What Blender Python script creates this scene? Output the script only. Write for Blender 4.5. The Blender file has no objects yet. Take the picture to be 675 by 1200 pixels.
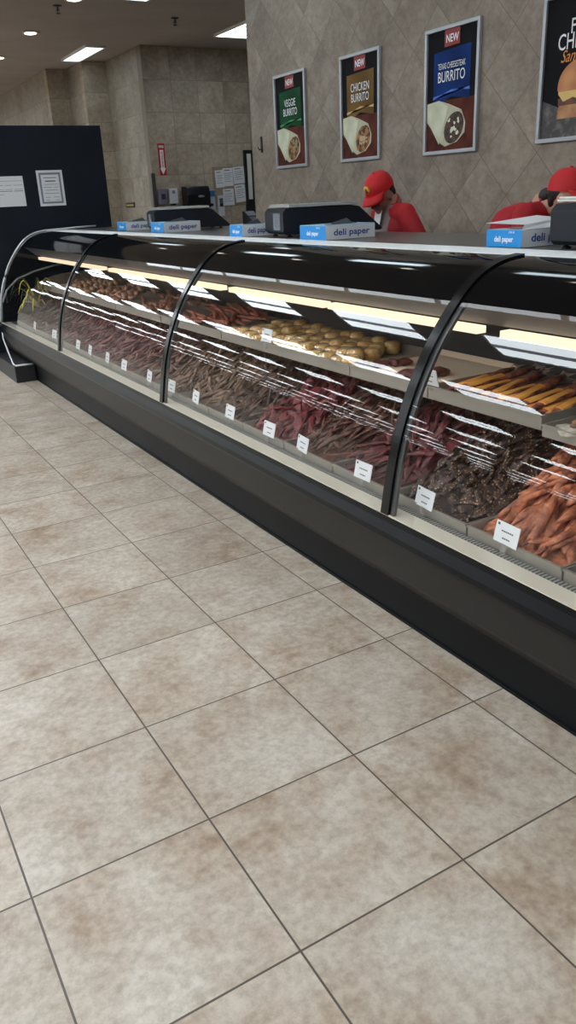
import bpy, bmesh, math, random
from mathutils import Vector, Matrix
random.seed(7)
PI = math.pi
col = bpy.context.scene.collection
scene = bpy.context.scene
V = Vector

# ------------------------------------------------------------------ helpers
def lin(c):
    c = c / 255.0
    return c / 12.92 if c <= 0.04045 else ((c + 0.055) / 1.055) ** 2.4
def rgb(r, g, b): return (lin(r), lin(g), lin(b), 1)

MATS = {}
def pm(name, c, rough=.5, metal=0.0, c2=None, scale=20, bump=0, bscale=None, spec=None, coat=0, detail=4, lo=.35, hi=.65):
    """principled material, with an optional noise mix to c2 and noise bump"""
    if name in MATS: return MATS[name]
    m = bpy.data.materials.new(name); m.use_nodes = True
    nt = m.node_tree; b = nt.nodes['Principled BSDF']
    b.inputs['Base Color'].default_value = rgb(*c)
    b.inputs['Roughness'].default_value = rough
    b.inputs['Metallic'].default_value = metal
    if spec is not None: b.inputs['Specular IOR Level'].default_value = spec
    if coat: b.inputs['Coat Weight'].default_value = coat
    tc = nt.nodes.new('ShaderNodeTexCoord')
    if c2:
        n = nt.nodes.new('ShaderNodeTexNoise'); n.inputs['Scale'].default_value = scale; n.inputs['Detail'].default_value = detail
        nt.links.new(tc.outputs['Object'], n.inputs['Vector'])
        r = nt.nodes.new('ShaderNodeValToRGB')
        r.color_ramp.elements[0].position = lo; r.color_ramp.elements[0].color = rgb(*c)
        r.color_ramp.elements[1].position = hi; r.color_ramp.elements[1].color = rgb(*c2)
        nt.links.new(n.outputs['Fac'], r.inputs['Fac']); nt.links.new(r.outputs['Color'], b.inputs['Base Color'])
    if bump:
        n2 = nt.nodes.new('ShaderNodeTexNoise'); n2.inputs['Scale'].default_value = bscale or scale; n2.inputs['Detail'].default_value = 3
        nt.links.new(tc.outputs['Object'], n2.inputs['Vector'])
        bp = nt.nodes.new('ShaderNodeBump'); bp.inputs['Strength'].default_value = bump; bp.inputs['Distance'].default_value = .01
        nt.links.new(n2.outputs['Fac'], bp.inputs['Height']); nt.links.new(bp.outputs['Normal'], b.inputs['Normal'])
    MATS[name] = m
    return m

def emis(name, c, s):
    if name in MATS: return MATS[name]
    m = bpy.data.materials.new(name); m.use_nodes = True
    nt = m.node_tree; nt.nodes.clear()
    e = nt.nodes.new('ShaderNodeEmission'); e.inputs['Color'].default_value = rgb(*c); e.inputs['Strength'].default_value = s
    o = nt.nodes.new('ShaderNodeOutputMaterial'); nt.links.new(e.outputs[0], o.inputs[0])
    MATS[name] = m
    return m

def glass_mat(name, tint=(1, 1, 1), f0=.04, gain=1.4, rough=0.0, haze=0.0):
    if name in MATS: return MATS[name]
    m = bpy.data.materials.new(name); m.use_nodes = True
    nt = m.node_tree; nt.nodes.clear()
    lw = nt.nodes.new('ShaderNodeLayerWeight'); lw.inputs['Blend'].default_value = .5
    p = nt.nodes.new('ShaderNodeMath'); p.operation = 'POWER'; p.inputs[1].default_value = 5.0
    nt.links.new(lw.outputs['Facing'], p.inputs[0])
    k = nt.nodes.new('ShaderNodeMath'); k.operation = 'MULTIPLY_ADD'; k.inputs[1].default_value = .95; k.inputs[2].default_value = f0 * gain
    k.use_clamp = True
    nt.links.new(p.outputs[0], k.inputs[0])
    t = nt.nodes.new('ShaderNodeBsdfTransparent'); t.inputs['Color'].default_value = (*tint, 1)
    g = nt.nodes.new('ShaderNodeBsdfGlossy'); g.inputs['Roughness'].default_value = rough
    mx = nt.nodes.new('ShaderNodeMixShader')
    nt.links.new(k.outputs[0], mx.inputs[0]); nt.links.new(t.outputs[0], mx.inputs[1]); nt.links.new(g.outputs[0], mx.inputs[2])
    o = nt.nodes.new('ShaderNodeOutputMaterial')
    last = mx
    if haze:
        d = nt.nodes.new('ShaderNodeBsdfDiffuse'); d.inputs['Color'].default_value = (.8, .8, .8, 1)
        m2 = nt.nodes.new('ShaderNodeMixShader'); m2.inputs[0].default_value = haze
        nt.links.new(mx.outputs[0], m2.inputs[1]); nt.links.new(d.outputs[0], m2.inputs[2]); last = m2
    nt.links.new(last.outputs[0], o.inputs[0])
    MATS[name] = m
    return m

def tile_mat(name, axes, size, rot, off, tones, grout, mortar, rough, nscale=3.0, bump=.15, blotch=None, speck=.25):
    """tiled surface: axes picks the two world axes, rot turns the grid"""
    m = bpy.data.materials.new(name); m.use_nodes = True
    nt = m.node_tree; L = nt.links; b = nt.nodes['Principled BSDF']; b.inputs['Roughness'].default_value = rough
    geo = nt.nodes.new('ShaderNodeNewGeometry')
    sp = nt.nodes.new('ShaderNodeSeparateXYZ'); L.new(geo.outputs['Position'], sp.inputs[0])
    cb = nt.nodes.new('ShaderNodeCombineXYZ')
    L.new(sp.outputs[axes[0]], cb.inputs[0]); L.new(sp.outputs[axes[1]], cb.inputs[1])
    mp = nt.nodes.new('ShaderNodeVectorRotate'); mp.rotation_type = 'Z_AXIS'
    mp.inputs['Center'].default_value = (off[0], off[1], 0); mp.inputs['Angle'].default_value = rot
    L.new(cb.outputs[0], mp.inputs['Vector'])
    sb = nt.nodes.new('ShaderNodeVectorMath'); sb.operation = 'SUBTRACT'; sb.inputs[1].default_value = (off[0], off[1], 0)
    L.new(mp.outputs[0], sb.inputs[0])
    br = nt.nodes.new('ShaderNodeTexBrick'); br.offset = 0; br.squash = 1
    br.inputs['Scale'].default_value = 1; br.inputs['Brick Width'].default_value = size[0]; br.inputs['Row Height'].default_value = size[1]
    br.inputs['Mortar Size'].default_value = mortar; br.inputs['Mortar Smooth'].default_value = .3; br.inputs['Bias'].default_value = 0
    br.inputs['Color1'].default_value = (.0, .0, .0, 1); br.inputs['Color2'].default_value = (1, 1, 1, 1); br.inputs['Mortar'].default_value = (.5, .5, .5, 1)
    L.new(sb.outputs[0], br.inputs['Vector'])
    n = nt.nodes.new('ShaderNodeTexNoise'); n.inputs['Scale'].default_value = nscale; n.inputs['Detail'].default_value = 9; n.inputs['Roughness'].default_value = .68
    # each tile gets its own piece of pattern
    ofs = nt.nodes.new('ShaderNodeVectorMath'); ofs.operation = 'MULTIPLY_ADD'
    ofs.inputs[1].default_value = (9, 7, 5); L.new(br.outputs['Color'], ofs.inputs[0]); L.new(cb.outputs[0], ofs.inputs[2])
    L.new(ofs.outputs[0], n.inputs['Vector'])
    r = nt.nodes.new('ShaderNodeValToRGB')
    els = r.color_ramp.elements
    ps = [.33, .45, .56, .7]
    while len(els) < len(tones): els.new(.5)
    for e, p, c in zip(els, ps, tones): e.position = p; e.color = rgb(*c)
    L.new(n.outputs['Fac'], r.inputs['Fac'])
    n2 = nt.nodes.new('ShaderNodeTexNoise'); n2.inputs['Scale'].default_value = nscale * 9; n2.inputs['Detail'].default_value = 6; n2.inputs['Roughness'].default_value = .7
    L.new(ofs.outputs[0], n2.inputs['Vector'])
    r2 = nt.nodes.new('ShaderNodeValToRGB'); r2.color_ramp.elements[0].position = .36; r2.color_ramp.elements[1].position = .6
    r2.color_ramp.elements[0].color = (1 - speck, 1 - speck * 1.1, 1 - speck * 1.25, 1); r2.color_ramp.elements[1].color = (1, 1, 1, 1)
    L.new(n2.outputs['Fac'], r2.inputs['Fac'])
    mu = nt.nodes.new('ShaderNodeMix'); mu.data_type = 'RGBA'; mu.blend_type = 'MULTIPLY'; mu.inputs[0].default_value = 1
    L.new(r.outputs['Color'], mu.inputs[6]); L.new(r2.outputs['Color'], mu.inputs[7])
    # tone shift per tile
    ts = nt.nodes.new('ShaderNodeMapRange'); ts.inputs['To Min'].default_value = .93; ts.inputs['To Max'].default_value = 1.05
    L.new(br.outputs['Color'], ts.inputs['Value'])
    mu2 = nt.nodes.new('ShaderNodeMix'); mu2.data_type = 'RGBA'; mu2.blend_type = 'MULTIPLY'; mu2.inputs[0].default_value = 1
    L.new(mu.outputs[2], mu2.inputs[6]); L.new(ts.outputs[0], mu2.inputs[7])
    fm = nt.nodes.new('ShaderNodeMix'); fm.data_type = 'RGBA'
    L.new(br.outputs['Fac'], fm.inputs[0]); L.new(mu2.outputs[2], fm.inputs[6]); fm.inputs[7].default_value = rgb(*grout)
    L.new(fm.outputs[2], b.inputs['Base Color'])
    hs = nt.nodes.new('ShaderNodeMath'); hs.operation = 'MULTIPLY_ADD'; hs.inputs[1].default_value = -1.0
    L.new(br.outputs['Fac'], hs.inputs[0]); L.new(n2.outputs['Fac'], hs.inputs[2])
    bp = nt.nodes.new('ShaderNodeBump'); bp.inputs['Strength'].default_value = bump; bp.inputs['Distance'].default_value = .004
    L.new(hs.outputs[0], bp.inputs['Height']); L.new(bp.outputs['Normal'], b.inputs['Normal'])
    return m

# ---- geometry collectors
class MB:
    def __init__(s): s.bm = bmesh.new(); s.mi = 0
    def faces(s, vs, fs, mi=None, smooth=False):
        bv = [s.bm.verts.new(v) for v in vs]
        for f in fs:
            try:
                bf = s.bm.faces.new([bv[i] for i in f]); bf.material_index = s.mi if mi is None else mi; bf.smooth = smooth
            except ValueError: pass
        return s
    def box(s, x0, x1, y0, y1, z0, z1, mi=None):
        vs = [(x, y, z) for x in (x0, x1) for y in (y0, y1) for z in (z0, z1)]
        s.faces(vs, [(0, 1, 3, 2), (4, 6, 7, 5), (0, 4, 5, 1), (2, 3, 7, 6), (0, 2, 6, 4), (1, 5, 7, 3)], mi)
        return s
    def extrude(s, prof, y0, y1, mi=None, smooth=False, closed=True, axis='y'):
        n = len(prof)
        P = (lambda a, b, t: (a, t, b)) if axis == 'y' else ((lambda a, b, t: (t, a, b)) if axis == 'x' else (lambda a, b, t: (a, b, t)))
        vs = [P(a, b, y0) for a, b in prof] + [P(a, b, y1) for a, b in prof]
        fs = [(i, (i + 1) % n, n + (i + 1) % n, n + i) for i in range(n if closed else n - 1)]
        if closed: fs += [tuple(range(n - 1, -1, -1)), tuple(range(n, 2 * n))]
        s.faces(vs, fs, mi, smooth)
        return s
    def tube(s, pts, r, seg=8, mi=None, cap=True):
        pts = [V(p) for p in pts]; rings = []
        for i, p in enumerate(pts):
            d = (pts[min(i + 1, len(pts) - 1)] - pts[max(i - 1, 0)]).normalized()
            a = d.cross(V((0, 0, 1)) if abs(d.z) < .9 else V((1, 0, 0))).normalized(); b = d.cross(a)
            rr = r[i] if isinstance(r, (list, tuple)) else r
            rings.append([p + (a * math.cos(2 * PI * k / seg) + b * math.sin(2 * PI * k / seg)) * rr for k in range(seg)])
        vs = [v for ring in rings for v in ring]; fs = []
        for i in range(len(rings) - 1):
            for k in range(seg):
                fs.append((i * seg + k, i * seg + (k + 1) % seg, (i + 1) * seg + (k + 1) % seg, (i + 1) * seg + k))
        if cap: fs += [tuple(range(seg - 1, -1, -1)), tuple((len(rings) - 1) * seg + k for k in range(seg))]
        s.faces(vs, fs, mi, True)
        return s
    def lathe(s, prof, c=(0, 0, 0), seg=20, mi=None, smooth=True):
        vs = []; fs = []
        for r, z in prof:
            for k in range(seg):
                a = 2 * PI * k / seg; vs.append((c[0] + r * math.cos(a), c[1] + r * math.sin(a), c[2] + z))
        for i in range(len(prof) - 1):
            for k in range(seg):
                fs.append((i * seg + k, i * seg + (k + 1) % seg, (i + 1) * seg + (k + 1) % seg, (i + 1) * seg + k))
        fs += [tuple(range(seg - 1, -1, -1)), tuple((len(prof) - 1) * seg + k for k in range(seg))]
        s.faces(vs, fs, mi, smooth)
        return s
    def ell(s, c, r, rot=None, seg=16, rings=10, mi=None):
        M = Matrix.Translation(c) @ (rot.to_4x4() if rot is not None else Matrix.Identity(4)) @ Matrix.Diagonal((r[0], r[1], r[2], 1))
        g = bmesh.ops.create_uvsphere(s.bm, u_segments=seg, v_segments=rings, radius=1, matrix=M)
        for v in g['verts']:
            for f in v.link_faces: f.smooth = True; f.material_index = s.mi if mi is None else mi
        return s
    def cap(s, p0, r0, p1, r1, n=6, seg=12):
        """tapered capsule as a chain of balls and a cone"""
        p0, p1 = V(p0), V(p1)
        s.ell(p0, (r0,) * 3, seg=seg, rings=8); s.ell(p1, (r1,) * 3, seg=seg, rings=8)
        s.tube([p0, p1], [r0, r1], seg)
        return s
    def poly(s, pts, z=0.0, mi=None):
        s.faces([(p[0], p[1], z) for p in pts], [tuple(range(len(pts)))], mi)
        return s
    def build(s, name, mats, parent=None, bevel=0, loc=None, fix=True):
        if fix: bmesh.ops.recalc_face_normals(s.bm, faces=s.bm.faces[:])
        if bevel:
            bmesh.ops.bevel(s.bm, geom=[e for e in s.bm.edges if len(e.link_faces) == 2 and e.calc_face_angle(0) > .6], offset=bevel, segments=2, affect='EDGES', profile=.7, clamp_overlap=True)
        me = bpy.data.meshes.new(name); s.bm.to_mesh(me); s.bm.free()
        for m in (mats if isinstance(mats, (list, tuple)) else [mats]): me.materials.append(m)
        o = bpy.data.objects.new(name, me); col.objects.link(o)
        if parent is not None: o.parent = parent
        if loc is not None: o.location = loc
        return o

def tag(o, label, cat, group=None):
    o['label'] = label; o['category'] = cat
    if group: o['group'] = group
    return o
def struct(o): o['kind'] = 'structure'; return o
def thing(name, label, cat, loc=(0, 0, 0), rz=0, group=None, M=None):
    o = bpy.data.objects.new(name, None); col.objects.link(o); o.empty_display_size = .1
    if M is not None: o.matrix_world = M
    else: o.location = loc; o.rotation_euler = (0, 0, rz)
    return tag(o, label, cat, group)
def copy_tree(o, parent=None):
    c = o.copy(); col.objects.link(c)
    if parent is not None: c.parent = parent
    for ch in list(o.children): copy_tree(ch, c)
    return c
def facing(origin, d):
    """frame whose X runs right, Y up and Z out of a vertical face looking along d ('-x' or '-y')"""
    X = {'-x': V((0, -1, 0)), '-y': V((1, 0, 0)), '+x': V((0, 1, 0))}[d]; Y = V((0, 0, 1)); Z = X.cross(Y)
    M = Matrix.Identity(4)
    for i in range(3): M[i][0] = X[i]; M[i][1] = Y[i]; M[i][2] = Z[i]; M[i][3] = origin[i]
    return M
def text(name, s, size, mat, parent, x, y, z, sx=1.0, align='CENTER', bold=.0, M=None, rz=0, shear=0):
    cu = bpy.data.curves.new(name, 'FONT'); cu.body = s; cu.size = size; cu.align_x = align; cu.align_y = 'CENTER'
    cu.offset = bold; cu.shear = shear; cu.resolution_u = 3
    t = bpy.data.objects.new(name, cu); col.objects.link(t)
    bpy.context.view_layer.update()
    me = bpy.data.meshes.new_from_object(t.evaluated_get(bpy.context.evaluated_depsgraph_get()))
    bpy.data.objects.remove(t); bpy.data.curves.remove(cu)
    me.name = name; me.materials.clear(); me.materials.append(mat)
    me.transform(Matrix.Translation((x, y, z)) @ Matrix.Rotation(rz, 4, 'Z') @ Matrix.Diagonal((sx, 1, 1, 1)))
    if M is not None: me.transform(M)
    o = bpy.data.objects.new(name, me); col.objects.link(o); o.parent = parent
    return o
def smooth_all(o):
    for p in o.data.polygons: p.use_smooth = True

# ------------------------------------------------------------------ materials
BLACK_GLOSS = pm('black_gloss', (9, 10, 12), .06, spec=.2)
NOSE = pm('nose_black', (14, 15, 18), .28, spec=.2)
KICK = pm('kick_black', (16, 18, 22), .5, spec=.2)
BODY = pm('body_grey', (47, 45, 44), .45, .1, spec=.26)
STEEL = pm('stainless', (228, 220, 202), .32, .2)
STEEL2 = pm('stainless_tray', (165, 160, 150), .38, .5)
WHITE_TOP = pm('white_counter', (240, 242, 242), .55, spec=.2)
DARK_IN = pm('case_inside', (58, 57, 60), .5)
WHITE = pm('white_paint', (230, 230, 226), .5)
PAPER = pm('paper_white', (222, 224, 228), .6)
PRINT = pm('print_grey', (110, 112, 120), .7)
INK = pm('ink_dark', (40, 42, 50), .7)
BLK = pm('black_plastic', (24, 26, 30), .4)
BLK2 = pm('charcoal_plastic', (28, 31, 38), .45, spec=.25)
ALU = pm('aluminium_frame', (168, 172, 178), .35, .3)
SKIN = pm('skin', (190, 140, 118), .5)
RED = pm('red_cloth', (176, 22, 32), .75, c2=(150, 14, 26), scale=9)
HAIR = pm('hair_dark', (34, 22, 20), .55)
BLUE = pm('box_blue', (22, 140, 214), .5)
GLASS = glass_mat('case_glass')
CLEAR = glass_mat('clear_plastic', f0=.06, gain=1.6, rough=.12, haze=.06)

# ------------------------------------------------------------------ room
H = 3.4
FLOOR = tile_mat('floor_tile', (0, 1), (.46, .46), 0, (0, 0), [(168, 145, 124), (190, 174, 158), (202, 190, 176), (214, 205, 194)], (84, 74, 64), .003, .33, nscale=4.2, bump=.25, speck=.27)
T1 = [(122, 109, 97), (140, 127, 114), (152, 139, 126), (168, 155, 141)]
WALL_D = tile_mat('wall_tile_diamond', (1, 2), (.32, .32), PI / 4, (2.727, 2.35), T1, (104, 93, 83), .0022, .5, nscale=2.2, bump=.12)
T2 = [(150, 138, 122), (172, 159, 142), (184, 171, 154), (198, 186, 169)]
WALL_B = tile_mat('wall_tile_square', (0, 2), (.39, .39), 0, (3.8, 3.0), T2, (122, 111, 99), .003, .5, nscale=2.2, bump=.12)
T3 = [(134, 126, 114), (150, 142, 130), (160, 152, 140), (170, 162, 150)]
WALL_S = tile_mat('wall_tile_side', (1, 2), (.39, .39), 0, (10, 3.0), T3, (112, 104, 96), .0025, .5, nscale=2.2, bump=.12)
CEIL = pm('ceiling_paint', (168, 159, 154), .9, c2=(158, 150, 145), scale=1.2, spec=.1)
PLAIN = pm('plain_wall', (170, 166, 160), .8)

struct(MB().box(-26, 7.2, -8, 36, -.1, 0).build('floor', FLOOR))
struct(MB().box(-26, 7.2, -8, 36, H, H + .1).build('ceiling', CEIL))
struct(MB().box(3.2, 3.4, -8, 5.95, 0, H).build('wall_right', WALL_D))
struct(MB().box(3.8, 7.2, 10, 10.15, 0, H).build('wall_back', WALL_B))
# the stepped walls running away on the left of the back wall
struct(MB().box(3.8, 3.95, 10.15, 11.4, 0, H).build('wall_recess', WALL_S))
struct(MB().box(3.45, 3.8, 11.4, 11.55, 0, H).build('wall_step', WALL_B))
struct(MB().box(3.45, 3.6, 11.55, 12.2, 0, H).build('wall_passage', WALL_S))
struct(MB().box(3.15, 3.45, 12.2, 12.35, 0, H).build('wall_niche', WALL_B))
struct(MB().box(3.15, 3.3, 12.35, 13.35, 0, H).build('wall_corner', WALL_S))
struct(MB().box(3.17, 3.3, 13.35, 36, 0, H).build('wall_hall', WALL_S))
struct(MB().box(7.1, 7.2, -8, 10, 0, H).build('wall_kitchen', PLAIN))
struct(MB().box(-26, 3.3, 35.9, 36, 0, H).build('wall_far', PLAIN))
struct(MB().box(-26.1, -26, -8, 36, 0, H).build('wall_left', PLAIN))
struct(MB().box(-26, 7.2, -8.1, -8, 0, H).build('wall_front', PLAIN))
g = MB().box(3.775, 3.8, 10.0, 10.03, 1.0, 1.86).box(3.775, 3.83, 9.975, 10.0, 1.0, 1.86).build('corner_guard', pm('guard', (92, 88, 90), .35, .5))
tag(g, 'grey metal corner guard on the tiled wall corner', 'corner guard')

# ------------------------------------------------------------------ ceiling lights
TUBE = emis('tube_light', (240, 250, 255), 16.5)
PANEL = emis('panel_light', (232, 246, 255), 7)
CANE = emis('can_light', (255, 246, 232), 9)
def troffer(x, y, lx, ly, label, mat, group=None, tubes=True):
    t = thing('ceiling_light', label, 'ceiling light', (x, y, H), 0, group)
    f = MB()
    for (a, b, c, d) in ((-lx / 2, lx / 2, -ly / 2, -ly / 2 + .02), (-lx / 2, lx / 2, ly / 2 - .02, ly / 2), (-lx / 2, -lx / 2 + .02, -ly / 2 + .02, ly / 2 - .02), (lx / 2 - .02, lx / 2, -ly / 2 + .02, ly / 2 - .02)):
        f.box(a, b, c, d, -.03, 0)
    f.build('frame', WHITE, t)
    if tubes:
        MB().box(-lx / 2 + .02, lx / 2 - .02, -ly / 2 + .02, ly / 2 - .02, -.005, -.001).build('louvre', emis('louvre_glow', (225, 240, 255), 1.8), t)
        for s in (-1, 1):
            MB().box(s * lx * .25 - .1, s * lx * .25 + .1, -ly / 2 + .03, ly / 2 - .03, -.022, -.006).build('tube', mat, t)
    else:
        MB().box(-lx / 2 + .02, lx / 2 - .02, -ly / 2 + .02, ly / 2 - .02, -.018, -.004).build('diffuser', mat, t)
    return t
# rows over the sales floor, behind the photographer
proto = None
for k in range(10):
    x = -.28 - 2.35 * k
    for n in range(-2, 17):
        y = .75 + 2.08 * n
        if k > 4 and n < 6: continue
        if proto is None:
            proto = troffer(x, y, .6, 1.22, 'white twin-tube ceiling light over the sales floor in front of the case', TUBE, 'ceiling lights over the sales floor')
        else:
            c = copy_tree(proto); c.location = (x, y, H)
proto = None
for n in range(9):
    y = -.6 + 1.24 * n
    if proto is None: proto = troffer(.55, y, .12, 1.22, 'slim ceiling strip light in the row along the case front', emis('strip_light', (235, 246, 255), 6), 'ceiling strip lights along the case front', False)
    else:
        c = copy_tree(proto); c.location = (.55, y, H)
proto = None
for n in range(4):
    if proto is None: proto = troffer(2.85, .6, .27, 1.12, 'narrow ceiling light over the staff aisle, out of view', emis('aisle_light', (225, 245, 255), 8), 'narrow ceiling lights over the staff aisle', False)
    else:
        c = copy_tree(proto); c.location = (2.85, .6 + 2.15 * n, H)
troffer(3.27, 10.75, .27, 1.12, 'narrow bright ceiling light above the black partition, near the stepped wall', emis('far_panel', (225, 245, 255), 4.5), tubes=False)
t2 = troffer(4.75, 8.5, .62, 1.22, 'bright ceiling light panel half hidden behind the poster wall', PANEL, tubes=False)
MB().box(-.2, .2, -.45, -.43, -.03, -.019).box(-.2, .2, .43, .45, -.03, -.019).box(-.2, -.18, -.43, .43, -.03, -.019).box(.18, .2, -.43, .43, -.03, -.019).build('inner_frame', pm('lens_grey', (170, 190, 200), .5), t2)
troffer(5.2, 4.2, .62, 1.22, 'ceiling light panel over the kitchen behind the poster wall', PANEL, tubes=False)
proto = None
canys = [11.37, 9.6, 7.83, 6.06, 4.29, 2.52, .75, -1.02]
for i, y in enumerate(canys):
    if proto is None:
        proto = thing('recessed_light', '', 'recessed light', (2.3, y, H), 0, 'recessed lights in the ceiling above the case')
        MB().lathe([(.075, -.012), (.105, -.012), (.112, -.004), (.112, 0), (.075, 0)], seg=28).build('trim_ring', pm('can_trim', (200, 170, 140), .4), proto)
        MB().lathe([(.0, -.02), (.055, -.018), (.076, -.01), (.076, -.002), (0, -.002)], seg=24).build('lens', CANE, proto)
        o = proto
    else:
        o = copy_tree(proto); o.location = (2.3, y, H)
    o['label'] = ['round recessed ceiling light, farthest of the row above the black partition', 'round recessed ceiling light, middle of the three in view on the left',
                  'round recessed ceiling light cut by the top edge of the photo'][i] if i < 3 else 'round recessed ceiling light straight above the deli case, out of view'
for x, y, lb in ((2.23, 8.18, 'small fire sprinkler hanging from the ceiling between the round lights'), (3.61, 8.38, 'small fire sprinkler on the ceiling left of the bright light panel')):
    t = thing('fire_sprinkler', lb, 'sprinkler', (x, y, H))
    MB().lathe([(.045, 0), (.045, -.006), (.02, -.012), (.012, -.012)], seg=16).build('escutcheon', pm('sprinkler_metal', (60, 55, 52), .4, .6), t)
    MB().tube([(0, 0, -.01), (0, 0, -.05)], .008).tube([(-.012, 0, -.03), (-.018, 0, -.05), (0, 0, -.07)], .003).tube([(.012, 0, -.03), (.018, 0, -.05), (0, 0, -.07)], .003).lathe([(.0, -.072), (.024, -.07), (.024, -.075), (0, -.076)], seg=12).build('sprinkler_head', MATS['sprinkler_metal'], t)

# ------------------------------------------------------------------ deli case
YS = [-1.09, .984, 3.05, 5.16, 7.26]
Y0, Y1 = YS[0], YS[-1]
GP = [(.97, .455), (1.0, .63), (1.04, .775), (1.097, .911), (1.166, 1.031), (1.262, 1.15), (1.333, 1.213), (1.396, 1.247), (1.466, 1.268), (1.545, 1.278)]
def cr(pts, sub=6):
    out = []
    for i in range(len(pts) - 1):
        p0 = V(pts[max(i - 1, 0)]); p1 = V(pts[i]); p2 = V(pts[i + 1]); p3 = V(pts[min(i + 2, len(pts) - 1)])
        for k in range(sub):
            t = k / sub
            out.append(.5 * ((2 * p1) + (p2 - p0) * t + (2 * p0 - 5 * p1 + 4 * p2 - p3) * t * t + (3 * p1 - p0 - 3 * p2 + p3) * t ** 3))
    out.append(V(pts[-1]))
    return [(p.x, p.y) for p in out]
CURVE = cr(GP)
CUT = 5 * 6
case = thing('deli_case', 'long black curved-glass deli display case filled with jerky', 'display case', (1.5, 3.1, 0))
CASE_OFF = V((1.5, 3.1, 0))
def cpart(mb, name, mat, bevel=0, fix=True, smooth=False):
    o = mb.build(name, mat, case, bevel, fix=fix); o.location = -CASE_OFF
    if smooth: smooth_all(o)
    return o
cpart(MB().extrude([(1.052, .006), (1.052, .153), (1.12, .153), (1.12, .006)], Y0, Y1).extrude([(1.046, 0), (1.046, .012), (1.052, .012), (1.1, .012), (1.1, 0)], Y0, Y1), 'kick_plate', KICK)
cpart(MB().extrude([(1.05, .153), (1.03, .168), (.99, .217), (.983, .23), (.958, .362), (1.1, .362), (1.1, .153)], Y0, Y1), 'body_panel', BODY)
cpart(MB().extrude([(.958, .362), (.947, .37), (.943, .383), (.947, .4), (.961, .432), (.964, .45), (.985, .452), (1.1, .452), (1.1, .362)], Y0, Y1), 'bumper', NOSE)
cpart(MB().extrude([(.966, .4525), (.966, .457), (.985, .457), (.985, .4535), (1.04, .4535), (1.04, .4525)], Y0 + .02, Y1 - .02), 'front_ledge', STEEL)
vm = bpy.data.materials.new('vent_slots'); vm.use_nodes = True
nt = vm.node_tree; w = nt.nodes.new('ShaderNodeTexWave'); w.bands_direction = 'Y'; w.inputs['Scale'].default_value = 22; tc = nt.nodes.new('ShaderNodeTexCoord')
nt.links.new(tc.outputs['Object'], w.inputs['Vector'])
rr = nt.nodes.new('ShaderNodeValToRGB'); rr.color_ramp.elements[0].color = rgb(40, 40, 40); rr.color_ramp.elements[1].color = rgb(150, 148, 140)
rr.color_ramp.elements[0].position = .4; rr.color_ramp.elements[1].position = .55
nt.links.new(w.outputs['Fac'], rr.inputs['Fac']); nt.links.new(rr.outputs['Color'], nt.nodes['Principled BSDF'].inputs['Base Color'])
cpart(MB().box(1.04, 1.063, Y0 + .02, Y1 - .02, .4525, .4565), 'vent_grille', vm)
cpart(MB().box(1.063, 1.92, Y0 + .02, Y1 - .02, .43, .452), 'deck', STEEL2)
cpart(MB().box(1.12, 2.05, Y0, Y1, .0, .43), 'base_cabinet', KICK)
cpart(MB().box(1.92, 2.02, Y0, Y1, .43, 1.25), 'back_panel', DARK_IN)
sh = MB().extrude([(1.375, .752), (1.375, .766), (1.9, .766), (1.9, .752)], Y0 + .03, Y1 - .03)
cpart(sh, 'shelf', STEEL2)
for y in YS[1:-1]:
    for d in (-.03, .03):
        cpart(MB().extrude([(1.9, .62), (1.9, .75), (1.5, .75)], y + d - .004, y + d + .004), 'shelf_bracket', DARK_IN)
for i in range(4):
    a, b = YS[i] + .006, YS[i + 1] - .006
    cpart(MB().extrude(CURVE[:CUT + 1], a, b, closed=False), 'glass_panel', GLASS, smooth=True)
    n = [(x, z) for x, z in CURVE[CUT:]]
    n2 = [(x + .004, z - .008) for x, z in reversed(n)]
    o = cpart(MB().extrude(n, a, b, closed=False), 'canopy_glass', BLACK_GLOSS, smooth=True)
    o['label'] = 'glossy black top band of the curved glass'
    cpart(MB().box(1.547, 1.74, YS[i] + .002, YS[i + 1] - .002, 1.25, 1.281), 'counter_top', WHITE_TOP, .003)
    for k in range(2):
        m0 = YS[i] + .05 + k * 1.0; m1 = m0 + .96
        cpart(MB().box(1.405, 1.45, m0, m1, 1.02, 1.045), 'lamp', emis('warm_lamp', (255, 232, 196), 1.5))
cpart(MB().extrude([(1.29, 1.148), (1.4, 1.062), (1.46, 1.062), (1.46, 1.066), (1.402, 1.066), (1.292, 1.152)], Y0 + .02, Y1 - .02), 'reflector', pm('reflector_grey', (120, 123, 127), .4))
cpart(MB().box(1.46, 1.92, Y0 + .01, Y1 - .01, 1.06, 1.075), 'canopy_underside', DARK_IN)
cpart(MB().box(1.741, 2.42, Y0, Y1, 1.25, 1.279), 'work_ledge', pm('brushed_steel', (120, 118, 116), .28, .6), .003)
def curve_off(d): # offset curve outward by d
    out = []
    for i, (x, z) in enumerate(CURVE):
        a = CURVE[max(i - 1, 0)]; b = CURVE[min(i + 1, len(CURVE) - 1)]
        t = V((b[0] - a[0], b[1] - a[1])).normalized(); out.append((x - t.y * d, z + t.x * d))
    return out
def bar_on_curve(y0, y1, d0, d1):
    a, b = curve_off(d0), curve_off(d1)
    return MB().extrude(a + b[::-1], y0, y1)
for y in YS[1:-1]:
    cpart(bar_on_curve(y - .02, y + .022, -.004, .007), 'mullion', pm('mullion_black', (12, 13, 15), .2, spec=.3))
    cpart(bar_on_curve(y - .042, y - .019, -.014, -.003), 'mullion_seal', pm('seal_grey', (70, 72, 74), .3, .3))
cpart(MB().extrude([(x + .01, z) for x, z in CURVE] + [(2.0, 1.25), (2.0, .43), (1.0, .43)], Y1 - .03, Y1), 'end_panel', BLACK_GLOSS)
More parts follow.
